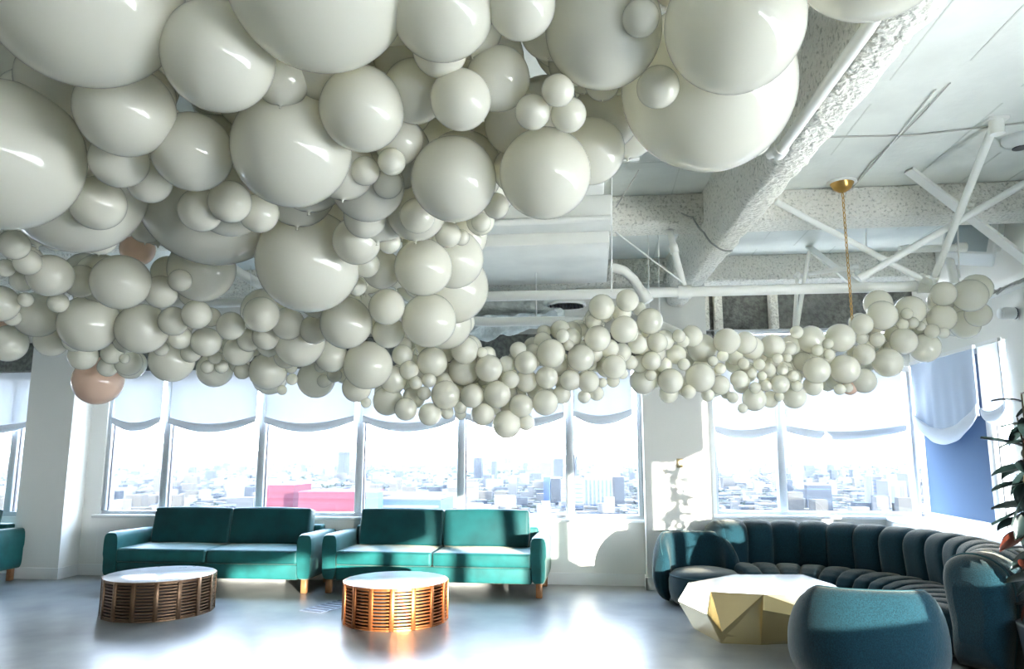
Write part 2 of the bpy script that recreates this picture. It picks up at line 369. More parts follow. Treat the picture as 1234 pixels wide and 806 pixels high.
# unseen sun-side shades on the right-hand windows, drop heights set to limit the sun
for i, (y0, y1, zc_) in enumerate(((4.8, 3.485, 2.02), (3.475, 2.125, 2.02), (2.115, 0.775, 2.05), (0.765, -0.555, 1.95), (-0.565, -1.895, 1.5), (-1.905, -3.225, 1.5), (-3.235, -5.0, 1.55))):
    shade(y0, y1, XR-0.02, 2.70, zc_, 0.05, 'sheer white shade on right-hand window strip, %s' % ['nearest the rubber plant', 'second from the plant', 'third from the plant', 'fourth from the plant, level with the viewer', 'fifth from the plant, lowered to block sun', 'sixth from the plant, lowered to block sun', 'last one behind the viewer'][i], 'shades of the near right windows', axis='y')

# ------------------------------------------------------------------ two seat velvet sofas
def arm_mesh(w_, dpt, zb, zt, flare=0.05):
    b = MB(); n = 14
    def f(u, v):   # rounded profile swept front to back
        a = 2*pi*u
        y = v*dpt
        cx_ = 0
        ex = 5.0
        ca, sa = cos(a), sin(a)
        rr = (abs(ca)**ex + abs(sa)**ex)**(-1/ex)
        top = zt - 0.02*v
        x = ca*rr*w_/2*(1.0 + (0.10 if sa > 0 else -0.03)); z = (zb+top)/2 + sa*rr*(top-zb)/2
        k = 1 - 0.06*(max(0, 0.06-v)/0.06)
        return (x*k, y, (z-(zb+top)/2)*k+(zb+top)/2)
    b.grid(f, 36, 16, True)
    cap0 = [f(i/36, 0) for i in range(36)]; cap1 = [f(i/36, 1) for i in range(36)]
    b.add(cap0, [tuple(range(36))]); b.add(cap1, [tuple(range(36))[::-1]])
    return b
def cushion(x0, x1, y0, y1, z0, z1, r=0.04, puff=0.02):
    """box cushion with rounded edges and a slight crown"""
    bm = bmesh.new(); bmesh.ops.create_cube(bm, size=1.0)
    for v in bm.verts: v.co = Vector(((x0+x1)/2+v.co.x*(x1-x0), (y0+y1)/2+v.co.y*(y1-y0), (z0+z1)/2+v.co.z*(z1-z0)))
    bmesh.ops.bevel(bm, geom=list(bm.edges), offset=r, segments=4, profile=0.6, affect='EDGES')
    bmesh.ops.subdivide_edges(bm, edges=[e for e in bm.edges if e.calc_length() > 0.15], cuts=7, use_grid_fill=True)
    cx_, cy_, cz_ = (x0+x1)/2, (y0+y1)/2, (z0+z1)/2
    for v in bm.verts:
        a, b_, c = (v.co.x-cx_)/(x1-x0)*2, (v.co.y-cy_)/(y1-y0)*2, (v.co.z-cz_)/(z1-z0)*2
        v.co.x += puff*0.6*a*(1-b_*b_)*(1-c*c); v.co.y += puff*0.8*b_*(1-a*a)*(1-c*c); v.co.z += puff*c*(1-a*a)*(1-b_*b_)
    for f in bm.faces: f.smooth = True
    return bm
def bobj(name, bm, m, parent, rx=0, pivot=None):
    if rx:
        bmesh.ops.rotate(bm, cent=pivot, matrix=Matrix.Rotation(rx, 3, 'X'), verts=bm.verts)
    me = bpy.data.meshes.new(name); bm.to_mesh(me); bm.free(); me.materials.append(m)
    o = bpy.data.objects.new(name, me); C.objects.link(o); o.parent = parent; return o
def make_sofa(label, loc, rz, Wd=2.58):
    t = thing('velvet_sofa', label, 'sofa', loc, rz)
    D = 0.88; hw = Wd/2; aw = 0.17
    for s in (-1, 1):
        ao = arm_mesh(aw, D-0.02, 0.145, 0.665).build('armrest', M['teal'], t); ao.location = (s*(hw-aw/2-0.01), 0, 0)
    box('skirt', -hw+aw, hw-aw, 0.02, D-0.05, 0.145, 0.315, M['teal'], t, bevel=0.02, seg=3)
    box('back_frame', -hw+aw-0.01, hw-aw+0.01, D-0.16, D, 0.15, 0.70, M['teal'], t, bevel=0.03, seg=3)
    for s in (-1, 1):
        x0, x1 = (-hw+aw+0.005, -0.006) if s < 0 else (0.006, hw-aw-0.005)
        c = bobj('seat_cushion', cushion(x0, x1, -0.005, D-0.20, 0.315, 0.475, 0.035, 0.022), M['teal'], t)
        pp = MB()
        pp.tube([(x0+0.03, -0.004, 0.455), (x1-0.03, -0.004, 0.455)], 0.005, 6); pp.tube([(x0+0.03, -0.004, 0.332), (x1-0.03, -0.004, 0.332)], 0.005, 6)
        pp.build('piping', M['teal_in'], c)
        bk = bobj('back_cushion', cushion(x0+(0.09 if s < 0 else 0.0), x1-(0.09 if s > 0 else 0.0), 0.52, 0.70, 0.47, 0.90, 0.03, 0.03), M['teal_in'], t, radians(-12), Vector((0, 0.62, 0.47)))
    for sx_ in (-1, 1):
        for y in (0.05, D-0.1):
            l = MB(); x = sx_*(hw-0.09)
            l.box(x-0.035, x+0.035, y-0.03, y+0.03, 0.0, 0.15); l.build('leg', M['wood'], t, bevel=0.006, seg=1)
    l = MB(); l.box(-0.03, 0.03, 0.06, 0.12, 0, 0.15); l.build('leg', M['wood'], t, bevel=0.006, seg=1)
    return t
make_sofa('teal velvet two-seat sofa on the left, behind the darker slatted table', (-4.57, 8.40, 0), radians(0.5))
make_sofa('teal velvet two-seat sofa in brightest sun, behind the copper slatted table', (-1.875, 8.44, 0), radians(-0.8), 2.62)
ts = make_sofa('teal velvet sofa cut off by the left edge, beside the grey column', (-8.60, 8.06, 0), radians(0), 2.58)

# ------------------------------------------------------------------ round slatted tables
def slat_table(label, loc, m, h, R_, rz):
    t = thing('slatted_table', label, 'coffee table', loc, rz)
    n = 16; rows = 11
    MB().lathe([(0, h-0.022), (R_-0.012, h-0.022), (R_-0.004, h-0.016), (R_-0.004, h-0.004), (R_-0.01, h), (0, h)], 64).build('marble_top', M['marble'], t)
    def ring(z, r, w_, hh): return MB().lathe([(r-w_, z), (r, z), (r, z+hh), (r-w_, z+hh), (r-w_, z)], 64, smooth=False)
    ring(h-0.03, R_+0.002, 0.012, 0.026).build('top_rim', m, t)
    ring(0.0, R_+0.002, 0.03, 0.015).build('base_rim', m, t)
    for k in range(n):
        a = 2*pi*k/n; Mx = Matrix.Rotation(a, 4, 'Z')
        MB().box(R_-0.012, R_+0.008, -0.021, 0.021, 0.0, h-0.004, Mx).build('upright', m, t, bevel=0.002, seg=1)
    src = None
    for j in range(rows):
        z = 0.020+j*(h-0.06)/(rows-0.4)
        o = ring(0, R_-0.004, 0.018, 0.0125).build('slat_ring', m, t) if src is None else part(None, src, t)
        src = src or o; o.location = (0, 0, z)
    MB().lathe([(R_-0.09, 0.012), (R_-0.09, h-0.03)], 32).build('inner_shade_drum', M['inner'], t)  # added drum, its dark colour stands in for shade behind the slats
    for a in (0, pi/2): 
        MB().box(-R_+0.03, R_-0.03, -0.015, 0.015, h-0.05, h-0.025, Matrix.Rotation(a, 4, 'Z')).build('cross_brace', M['inner'], t)
    return t
slat_table('low round table with dark bronze slats and white marble top, before left sofa', (-4.47, 7.36, 0), M['bronze'], 0.37, 0.53, 0.1)
slat_table('low round table with copper-orange slats and white marble top, before right sofa', (-1.965, 7.27, 0), M['copper'], 0.375, 0.505, 0.2)

# ------------------------------------------------------------------ faceted gold table
t = thing('faceted_table', 'champagne gold faceted polygon coffee table beside curved sofa', 'coffee table', (1.5, 7.2, 0))
tp = [(830, 702), (885, 692), (967, 692), (1004, 704), (1000, 713), (920, 716), (855.5, 713)]
th_ = 0.41
top = [G(x, y, th_) for x, y in tp]
top[4] = Vector((2.12, 6.72, th_)); top[5] = G(920, 716, th_)
ct = sum((p for p in top), Vector())/7
base = Vector((1.5, 7.2, 0))
mid = []
for i, (x, y) in enumerate([(817, 724), (905, 705), (1000, 706), (1040, 716), (1010, 745), (948, 728), (851.5, 740)]):
    zz = [0.28, 0.26, 0.26, 0.24, 0.16, 0.30, 0.22][i]
    dirv = (top[i]-ct).normalized()
    p = top[i] + dirv*[0.12, .1, .1, .12, .08, 0.10, 0.07][i]; mid.append(Vector((p.x, p.y, zz)))
mid[0] = V(817, 724, top[0].y-0.05); mid[6] = V(851.5, 740, top[6].y-0.12)
bot = [Vector((ct.x+(p.x-ct.x)*s, ct.y+(p.y-ct.y)*s, 0)) for p, s in zip(top, (0.78, 0.7, 0.7, 0.72, 0.7, 0.8, 0.8))]
bot[6] = G(869, 775, 0); bot[5] = G(917, 777, 0); bot[0] = G(836, 757, 0)
mid2 = V(869, 762, bot[6].y-0.02)
top = [p-base for p in top]; mid = [p-base for p in mid]; bot = [p-base for p in bot]; mid2 = mid2-base
tm = MB(); tm.add(top + [p-Vector((0, 0, 0.004)) for p in top], [tuple(range(7))[::-1]]); tm.build('table_top', M['goldtop'], t)
src = None
def facet(vs_):
    c = sum((Vector(p) for p in vs_), Vector())/len(vs_)
    nrm = (Vector(vs_[1])-Vector(vs_[0])).cross(Vector(vs_[2])-Vector(vs_[0])).normalized()
    if nrm.dot(Vector((c.x, c.y, 0))) < 0: nrm = -nrm
    inn = [Vector(p)-nrm*0.012 for p in vs_]
    k = len(vs_); b = MB(); b.add(list(vs_)+inn, [tuple(range(k)), tuple(range(k, 2*k))[::-1]] + [(i, (i+1) % k, (i+1) % k+k, i+k) for i in range(k)])
    b.build('facet_panel', M['gold'], t)
for i in range(7):
    j = (i+1) % 7
    if i == 5:      # front: light triangle, dark triangle, long lower facet
        facet([top[5], top[6], mid2]); facet([top[5], mid2, bot[6], bot[5]])
        continue
    if i == 6:
        facet([top[6], top[0], mid[0]]); facet([top[6], mid[0], mid[6]]); facet([mid[6], mid[0], bot[0], bot[6]]); facet([top[6], mid[6], mid2])
        facet([mid[6], bot[6], mid2])
        continue
    facet([top[i], top[j], mid[i]]); facet([top[j], mid[j], mid[i]]); facet([mid[i], mid[j], bot[j]]); facet([mid[i], bot[j], bot[i]])
facet([top[5], mid[5], bot[5]])

# ------------------------------------------------------------------ curved channelled sofa
CX, CY = 1.82, 7.30
cs = thing('curved_sofa', 'large petrol blue curved sofa with vertical channelled backrest', 'sofa', (CX, CY, 0))
def polar(r, a, z): return (r*cos(a), r*sin(a), z)
NCH = 14; A0, A1 = radians(-50), radians(107); dA = (A1-A0)/NCH
def back_section(t_):
    """closed profile of the backrest (r, z), t in 0..1; rolled top"""
    pts = [(1.42, 0.02), (1.40, 0.30), (1.37, 0.52), (1.36, 0.66), (1.39, 0.76), (1.47, 0.815), (1.58, 0.83), (1.70, 0.80), (1.79, 0.72), (1.83, 0.58), (1.82, 0.35), (1.78, 0.12), (1.74, 0.02)]
    x = t_*(len(pts)); i = int(x) % len(pts); f = x-int(x); n = len(pts)
    p0, p1, p2, p3 = (pts[(i+k) % n] for k in (-1, 0, 1, 2))
    cm = lambda a, b, c, d: 0.5*((2*b)+(-a+c)*f+(2*a-5*b+4*c-d)*f*f+(-a+3*b-3*c+d)*f**3)
    return cm(p0[0], p1[0], p2[0], p3[0]), max(0.02, cm(p0[1], p1[1], p2[1], p3[1]))
def seat_section(t_):
    pts = [(0.90, 0.05), (0.86, 0.18), (0.85, 0.28), (0.90, 0.35), (1.02, 0.39), (1.20, 0.40), (1.38, 0.385), (1.44, 0.30), (1.44, 0.05)]
    x = t_*(len(pts)); i = int(x) % len(pts); f = x-int(x); n = len(pts)
    p0, p1 = pts[i], pts[(i+1) % n]
    return p0[0]+(p1[0]-p0[0])*f, p0[1]+(p1[1]-p0[1])*f
def channel(name, sec, a, b, puff, cr_, cz_, nprof=44, caps=True, endpuff=False):
    mbx = MB(); ns = 10
    def f(u, v):
        r, z = sec(u); s = 2*v-1
        k = puff*(1-abs(s)**3.0)**0.5
        dr, dz = r-cr_, z-cz_; l = sqrt(dr*dr+dz*dz)+1e-6
        r2 = r+dr/l*(k-puff*0.7); z2 = z+dz/l*(k-puff*0.7)
        return polar(r2, a+(b-a)*v, max(z2, 0.02))
    mbx.grid(f, nprof, ns, True)
    if caps:
        for v in (0, 1): mbx.add([f(i/nprof, v) for i in range(nprof)], [tuple(range(nprof)) if v else tuple(range(nprof))[::-1]])
    return mbx.build(name, M['petrol'], cs)
for k in range(NCH):
    a0, a1 = A0+dA*k, A0+dA*(k+1)
    channel('back_channel', back_section, a0, a1, 0.04, 1.6, 0.55)
    channel('seat_channel', seat_section, a0, a1, 0.045, 1.15, 0.22)
# rounded end pad that closes the near end, and the far end
def end_pad(ang, sgn, th_=0.11):
    mbx = MB(); ns = 8
    def f(u, v):
        r, z = back_section(u); s = sqrt(max(0, 1-(v*0.985)**2))
        return polar(1.6+(r-1.6)*(0.35+0.65*s)*1.02, ang+sgn*th_*v*1.0, max(0.02, 0.45+(z-0.45)*(0.45+0.55*s)*1.01))
    mbx.grid(f, 44, ns, True); mbx.add([f(i/44, 1) for i in range(44)], [tuple(range(44))])
    mbx.build('end_pad', M['petrol'], cs)
end_pad(A0, -1); end_pad(A1, 1, 0.07)
channel('back_trim', back_section, A0-0.004, A0+0.012, 0.055, 1.6, 0.55).data.materials[0] = M['seam']

# ------------------------------------------------------------------ rounded tub chairs
def tub_chair(label, loc, rz, s=1.0, hb=0.70):
    t = thing('tub_chair', label, 'armchair', loc, rz)
    t.scale = (s, s, 1)
    # wrap-around shell, opening towards -y
    n = 48
    def shell(u, v):
        a = radians(6) + v*radians(168)
        e = sin(pi*min(1, max(0, v)))
        hh = hb*(0.60+0.40*min(1, (e*1.5))**0.6)
        ca, sa = cos(a), sin(a)
        ro = 0.50 * (abs(ca)**2.6+abs(sa)**2.6)**(-1/2.6); ri = ro-0.17
        q = 2*pi*u; rr = (abs(cos(q))**3.2+abs(sin(q))**3.2)**(-1/3.2)
        endk = min(1, min(v, 1-v)/0.05); endk = sqrt(max(0.02, 1-(1-endk)**2))
        rm = (ro+ri)/2; rad = 0.085*endk
        bulge = 0.035*sin(pi*max(0, min(1, 0.5+0.5*sin(q)*rr)))
        r = rm + cos(q)*rr*rad + (bulge if cos(q) > 0 else -0.0)
        z = 0.035 + (hh-0.035)/2 + sin(q)*rr*(hh-0.035)/2
        if sin(q) < 0: r = rm+(r-rm)*(1-0.25*sin(q)**4)-0.04*(abs(sin(q))**3)
        return (r*ca, r*sa, z)
    b = MB(); b.grid(shell, 32, n, True); b.add([shell(i/32, 0) for i in range(32)], [tuple(range(32))[::-1]]); b.add([shell(i/32, 1) for i in range(32)], [tuple(range(32))])
    b.build('shell_back', M['petrol'], t)
    # plump round seat, projecting at the front
    prof = [(0.0, 0.04), (0.34, 0.04), (0.385, 0.08), (0.405, 0.16), (0.405, 0.27), (0.385, 0.325), (0.34, 0.36), (0.22, 0.385), (0.0, 0.395)]
    st = MB().lathe(prof, 40, (0, -0.12, 0)).build('seat_cushion', M['petrol'], t)
    MB().lathe([(0.395, 0.318), (0.402, 0.322), (0.396, 0.328), (0.388, 0.322), (0.395, 0.318)], 40, (0, -0.12, 0)).build('piping', M['seam'], st)
    sm = [shell(0.25-0.03, 0.02+0.96*i/40) for i in range(41)]
    MB().tube(sm, 0.006, 6).build('piping', M['seam'], t)
    for q in range(3):
        a = 2*pi*q/3+0.5; MB().lathe([(0.02, 0), (0.025, 0.05)], 12, (0.3*cos(a), 0.3*sin(a)-0.02, 0)).build('foot', M['black'], t)
    return t
tub_chair('petrol tub chair beside white column, back facing the windows', (1.10, 8.33, 0), radians(12), 0.93, 0.72)
tub_chair('petrol tub chair nearest camera, rounded back turned to the viewer', (1.86, 5.70, 0), radians(180-8), 0.98, 0.70)

# ------------------------------------------------------------------ ceiling services
def pipe(name, pts, r, label, cat='pipe', m='pipe', group=None, joints=()):
    b = MB(); base_ = Vector(pts[0])
    P = [Vector(p)-base_ for p in pts]
    t = thing(name, label, cat, base_)
    b.tube(P, r, 14).build('run', M[m], t)
    for i in joints:
        p = P[i]; d = (P[min(i+1, len(P)-1)]-P[max(0, i-1)]).normalized()
        MB().tube([p-d*r*1.3, p+d*r*1.3], r*1.35, 12).build('coupling', M[m], t)
    if group: t['group'] = group
    return t
PZ = 3.1
p0 = Vector((-6.2, 6.9, PZ)); p1 = Vector((3.0, 6.9, PZ))
pipe('main_pipe', [p0, (-1.5, 6.9, PZ), (0.86, 6.9, PZ), p1], 0.048, 'long white horizontal pipe hanging above the garland, in front of the girder end', joints=(1, 2, 3))
pipe('brace_tube', [G(1200, 145, H), (3.1, 6.9, 3.17)], 0.03, 'steep white brace tube from ceiling bracket down to right end of main pipe', 'brace', joints=(1,))
B1 = V(1262, 205, 6.2); B2 = V(1040, 333, 6.62)
pipe('brace_tube', [B1, B2], 0.03, 'white brace tube crossing from the right frame edge down left', 'brace', joints=(1,))
pipe('brace_tube', [V(935, 243, 6.6), (2.99, 6.85, 3.14)], 0.028, 'white diagonal brace tube from girder down right to main pipe', 'brace', joints=(1,))
pipe('elbow_pipe', [V(1158, 298, 7.4), V(1090, 301, 7.4), V(1078, 312, 7.4)], 0.035, 'short white pipe joining the crossing brace tubes near hanging speaker', joints=(0, 1))
pipe('elbow_pipe', [V(957, 405, 7.3), V(961, 332, 7.3), V(1030, 322, 7.3), V(1034, 330, 7.3)], 0.022, 'thin white bent pipe rising behind main pipe left of the chain', joints=(1, 2, 3))
pipe('brace_tube', [V(958, 408, 6.95), V(975, 303, 7.2)], 0.02, 'thin white upright strut left of the brass chain', 'brace')
pipe('drop_pipe', [V(1142, 305, 7.6), V(1150, 342, 7.6)], 0.045, 'stout short white drop pipe above right end of the garland')
pipe('brace_tube', [G(800, 243, H), V(812, 300, 6.9), V(826, 352, 6.9)], 0.032, 'white strut beside the girder from slab to main pipe', 'brace', joints=(1,))
pipe('elbow_pipe', [V(738, 322, 6.8), V(752, 326, 6.8), V(764, 337, 6.8), V(777, 358, 6.8)], 0.045, 'fat white elbow pipe curving down beside the white ducts', joints=(3,))
pipe('drop_pipe', [V(797, 392, 6.75), V(820, 402, 6.75)], 0.04, 'short white pipe end poking from garland below the girder')
pipe('upper_pipe', [G(1062, 8, 3.3), G(1045, 35, 3.3), G(940, 182, 3.3), G(925, 186, 3.3)], 0.03, 'white pipe running along the girder side above the balloons', joints=(2,))
pipe('upper_pipe', [G(640, 190, 3.85), G(770, 190, 3.85)], 0.025, 'thin white pipe on the slab left of the big low balloon')
pipe('lower_pipe', [(-2.6, 7.6, 3.1), V(590, 388, 7.6), V(712, 386, 7.6)], 0.05, 'second white pipe under the wrapped duct', joints=(2,))
pipe('left_pipe', [V(200, 262, 6.5), V(290, 330, 6.9), V(345, 360, 7.2)], 0.05, 'white pipe seen in dark gap between the left balloons')
# flat struts
def strut(pts, wd, label):
    a_, b_ = Vector(pts[0]), Vector(pts[1]); d = b_-a_; q = d.to_track_quat('X', 'Z').to_matrix().to_4x4()
    t = MB().box(0, d.length, -wd/2, wd/2, -0.012, 0.012, q).build('flat_strut', M['pipe']); t.location = a_
    return tag(t, label, 'brace')
strut([V(1095, 205, 6.3), V(1240, 316, 6.6)], 0.10, 'broad flat white strut slanting from slab to the right frame edge')
strut([G(975, 298, H-0.01), V(1040, 350, 7.0)], 0.09, 'flat white strut descending behind the brass chain')
# brackets and hangers
tag(MB().tube([(0, 0, 0), (0, 0, -0.12)], 0.05, 12).box(-0.07, 0.07, -0.05, 0.05, -0.02, 0).build('ceiling_bracket', M['pipe']), 'small white bracket on slab holding the steep brace tube', 'bracket').location = G(1200, 143, H)
# white ducts above the centre
def duct(x0, x1, y0, y1, z0, z1, label, m='duct', bev=0.01, seams=()):
    t = thing('ceiling_duct', label, 'duct', (x0, y0, z0))
    box('casing', 0, x1-x0, 0, y1-y0, 0, z1-z0, M[m], t, bevel=bev)
    for s in seams: box('seam', s, s+0.03, -0.006, y1-y0+0.006, -0.006, z1-z0, M['pipe'], t)
    return t
duct(-2.6, 0.16, 6.55, 8.15, 3.5, 3.78, 'wide white flat duct with broad underside, right of the balloon mass', seams=(1.1,))
duct(-2.6, 0.17, 5.95, 6.35, 3.55, 3.75, 'narrow white duct nearer than the wide one', seams=(0.9,))
duct(-2.6, 0.10, 5.35, 5.60, 3.62, 3.80, 'white channel nearest camera beside the balloon mass')
duct(-2.2, -0.35, 8.25, 8.95, 3.22, 3.45, 'grey-white wrapped duct behind main pipe with torn covering', m='wrap', bev=0.05)
MB_ = MB()
pipe('tube_light', [G(560, 270, 3.5), G(736, 263, 3.5)], 0.03, 'slim white tube fixture between the white ducts', 'light')
# loose wrap hanging
rw = random.Random(11)
def wrapf(u, v):
    x = -2.1+u*1.7; sagg = 0.28*sin(pi*u)**0.8*(1-0.55*u)
    return (x, 8.1+0.5*v+0.04*sin(u*23+v*5), 3.13-sagg*sin(pi*v)*1.0-0.03*sin(u*31+v*9)-0.02*sin(v*17+u*12))
wo_ = MB().grid(wrapf, 60, 14).build('insulation_sheet', M['wrap']); tag(wo_, 'crumpled pale insulation sheet sagging under duct above the garland', 'insulation')
gr = thing('air_grille', 'dark oval air grille in the duct above the garland', 'vent', V(683, 369, 8.2))
gr.rotation_euler = (0, 0, 0)
MB().lathe([(0.20, 0), (0.22, 0), (0.22, 0.03), (0.20, 0.03), (0.20, 0)], 30).build('rim', M['pipe'], gr)
for k in range(9): MB().box(-0.19+k*0.045, -0.175+k*0.045, -0.10, 0.10, -0.005, 0.02).build('slat', M['black'], gr)
# conduits, cables, wires
def cable(name, pts, r, label, m='rope', sag=0.0, n=14, cat='cable'):
    P = [Vector(p) for p in pts]; out = []
    for i in range(len(P)-1):
        for k in range(n if sag else 1):
            f = k/(n if sag else 1); q = P[i].lerp(P[i+1], f); q.z -= sag*4*f*(1-f); out.append(q)
    out.append(P[-1]); b0 = out[0].copy()
    o = MB().tube([p-b0 for p in out], r, 6).build(name, M[m]); o.location = b0; return tag(o, label, cat)
cable('conduit', [G(1000, 165, H-.01), G(1100, 163, H-.01), G(1234, 148, H-.01)], 0.007, 'thin conduit crossing slab by the steep brace bracket')
cable('conduit', [G(1145, 100, H-.01), G(1118, 130, H-.01), G(1086, 163, H-.01), G(1050, 195, H-.01), G(1018, 238, H-.01)], 0.005, 'conduit curving across slab to the brass canopy')
cable('conduit', [G(1128, 108, H-.01), G(1083, 163, H-.01), G(1022, 234, H-.01)], 0.006, 'second thinner conduit beside the one to the brass canopy', 'whitewire')
cable('conduit', [G(940, 240, H-.01), G(1014, 241, H-.01)], 0.009, 'conduit from girder to the brass canopy')
cable('conduit', [G(748, 243, H-.01), G(800, 243, H-.01)], 0.010, 'dark conduit on slab left of the girder')
cable('loose_cable', [V(803, 245, 6.8), V(835, 262, 6.6), V(848, 280, 6.4), V(862, 296, 6.2), V(882, 302, 6.0)], 0.008, 'slack cable drooping across the girder side', sag=0.02, n=6)
cable('guy_wire', [V(742, 280, 6.7), V(822, 340, 6.8)], 0.008, 'taut white guy wire slanting to main pipe', 'whitewire')
cable('hanger_rod', [V(793, 262, 7.3), V(795, 400, 7.3)], 0.007, 'thin vertical hanger rod left of the girder end', 'whitewire')
cable('hanger_rod', [(V(782, 305, 7.5).x, 7.5, H), V(782, 372, 7.5)], 0.007, 'shorter vertical hanger rod near the fat elbow pipe', 'whitewire')
cable('hanger_rod', [Vector((-0.6, 7.6, H)), Vector((-0.6, 7.6, 2.93))], 0.007, 'thin rod carrying the second white pipe', 'whitewire')
cable('hanger_rod', [V(737, 190, 6.0), V(737, 352, 6.4)], 0.007, 'vertical rod along right ends of the white ducts', 'whitewire')
cable('hanger_rod', [V(1044, 272, 7.4), V(1044, 300, 7.3)], 0.007, 'little rod above the bent pipe right of the chain', 'whitewire')
cable('hanger_rod', [V(1153, 240, 7.1), V(1156, 335, 7.1)], 0.008, 'thin white rod beside the hanging speaker', 'whitewire')
cable('hanger_rod', [V(974, 40, 4.5), V(983, 105, 4.5)], 0.010, 'short rod holding the upper pipe at the big balloon edge', 'whitewire')
cable('wire_loop', [V(980, 95, 4.4), V(990, 100, 4.4), V(988, 116, 4.4), V(976, 112, 4.4), V(980, 96, 4.4)], 0.008, 'loop of white wire around the upper pipe hanger', 'whitewire')
cable('guy_wire', [V(770, 205, 5.6), V(742, 250, 5.6)], 0.006, 'short dark wire under slab beside the duct ends')
cable('hanger_string', [V(302, 320, 6.2), V(302, 375, 6.2)], 0.004, 'fine white string in the dark left gap', 'whitewire')
# brass canopy with chain
t = thing('pendant_chain', 'brass ceiling canopy with long hanging brass chain', 'pendant', (V(1016, 240, 6.56).x, 6.56, H))
MB().lathe([(0.0, -0.10), (0.03, -0.095), (0.075, -0.065), (0.10, -0.02), (0.105, 0.0)], 28).build('canopy', M['brass'], t)
MB().lathe([(0.13, 0.0), (0.13, -0.015), (0, -0.015)], 20).build('mounting_plate', M['pipe'], t)
dx = 0.0
for k in range(27):
    z = -0.10-k*0.046
    pts = [(0.011*cos(q*pi/4), 0, z-0.027+0.027*sin(q*pi/4)) for q in range(9)]
    b = MB().tube(pts, 0.0042, 5, False); o = b.build('link', M['brass'], t); o.rotation_euler = (0, 0, pi/2*(k % 2)+0.4)
# smoke detector
t = thing('smoke_detector', 'round white smoke detector on the slab at right edge', 'detector', G(1228, 165, H))
MB().lathe([(0.0, -0.09), (0.05, -0.09), (0.06, -0.075), (0.10, -0.06), (0.12, -0.03), (0.12, 0)], 28).build('housing', M['device'], t)
MB().lathe([(0.045, -0.094), (0.055, -0.094), (0.055, -0.088)], 20).build('ring', M['black'], t)
# hanging speaker
sc_ = V(1175, 290, 7.5)
t = thing('hanging_speaker', 'white wedge speaker with grey grille hung above the garland end', 'speaker', sc_)
t.rotation_euler = (radians(-18), radians(12), radians(-28)); t.scale = (0.84, 0.84, 0.84)
box('cabinet', -0.32, 0.22, -0.12, 0.20, -0.24, 0.24, M['device'], t, bevel=0.03)
gq = box('grille', -0.30, 0.14, -0.135, -0.118, -0.22, 0.22, M['grille'], t, bevel=0.006, seg=1)
box('bracket', 0.22, 0.27, -0.05, 0.05, -0.1, 0.5, M['pipe'], t); MB().tube([(0.272, 0, 0.06), (0.285, 0, 0.06)], 0.02, 10).build('bolt', M['black'], t)
# security camera on right wall
t = thing('security_camera', 'small white wall camera with dark lens at right edge', 'camera', (XR-0.02, 7.45, 2.93))
MB().lathe([(0.05, 0), (0.05, 0.02), (0, 0.02)], 20).build('mount_plate', M['device'], t).rotation_euler = (0, -pi/2, 0)
MB().tube([(0.0, 0, 0), (-0.09, 0, 0), (-0.13, 0, 0)], [0.055, 0.062, 0.056], 18).build('body', M['device'], t)
MB().lathe([(0, -0.055), (0.03, -0.05), (0.05, -0.03), (0.058, 0)], 18).build('lens_dome', M['black'], t).rotation_euler = (0, pi/2, 0)
t.children[-1].location = (-0.125, 0, 0)
# rail along the top of the right wall
tag(MB().box(-0.10, 0.0, 0, 5.4, 0, 0.05).box(-0.06, 0, 0, 5.4, 0.05, 0.12).build('wall_rail', M['pipe']), 'white rail along top of the right wall', 'rail').location = (XR, 4.4, 3.16)
rg = MB(); rr = random.Random(2)
for k in range(26): rg.tube([(0, k*0.1, 0), (-0.05-rr.random()*0.04, k*0.1+0.05, -0.02-rr.random()*0.05), (0, k*0.1+0.1, 0)], 0.012, 6)
o = tag(rg.build('cable_bundle', M['rope']), 'dark clumped cables under the rail above right wall', 'cable', kind='stuff'); o.location = (XR-0.10, 6.2, 3.19)
# switch plate on column, floor box
t = thing('light_switch', 'small brass switch plate on the white column', 'switch', V(819, 558, 9.1))
box('plate', -0.035, 0.035, -0.008, 0, -0.055, 0.055, M['switch'], t, bevel=0.002, seg=1); box('toggle', -0.012, 0.012, -0.016, -0.008, -0.022, 0.022, M['trim'], t)
t = thing('floor_socket', 'dark metal floor vent strip between the two sofas', 'vent', G(408, 728, 0.0)); t.rotation_euler = (0, 0, -0.35)
box('frame', -0.14, 0.14, -0.45, 0.45, 0.0, 0.006, M['vent'], t)
for k in range(10): box('slat', -0.12, 0.12, -0.42+k*0.09, -0.38+k*0.09, 0.006, 0.010, M['gasket'], t)

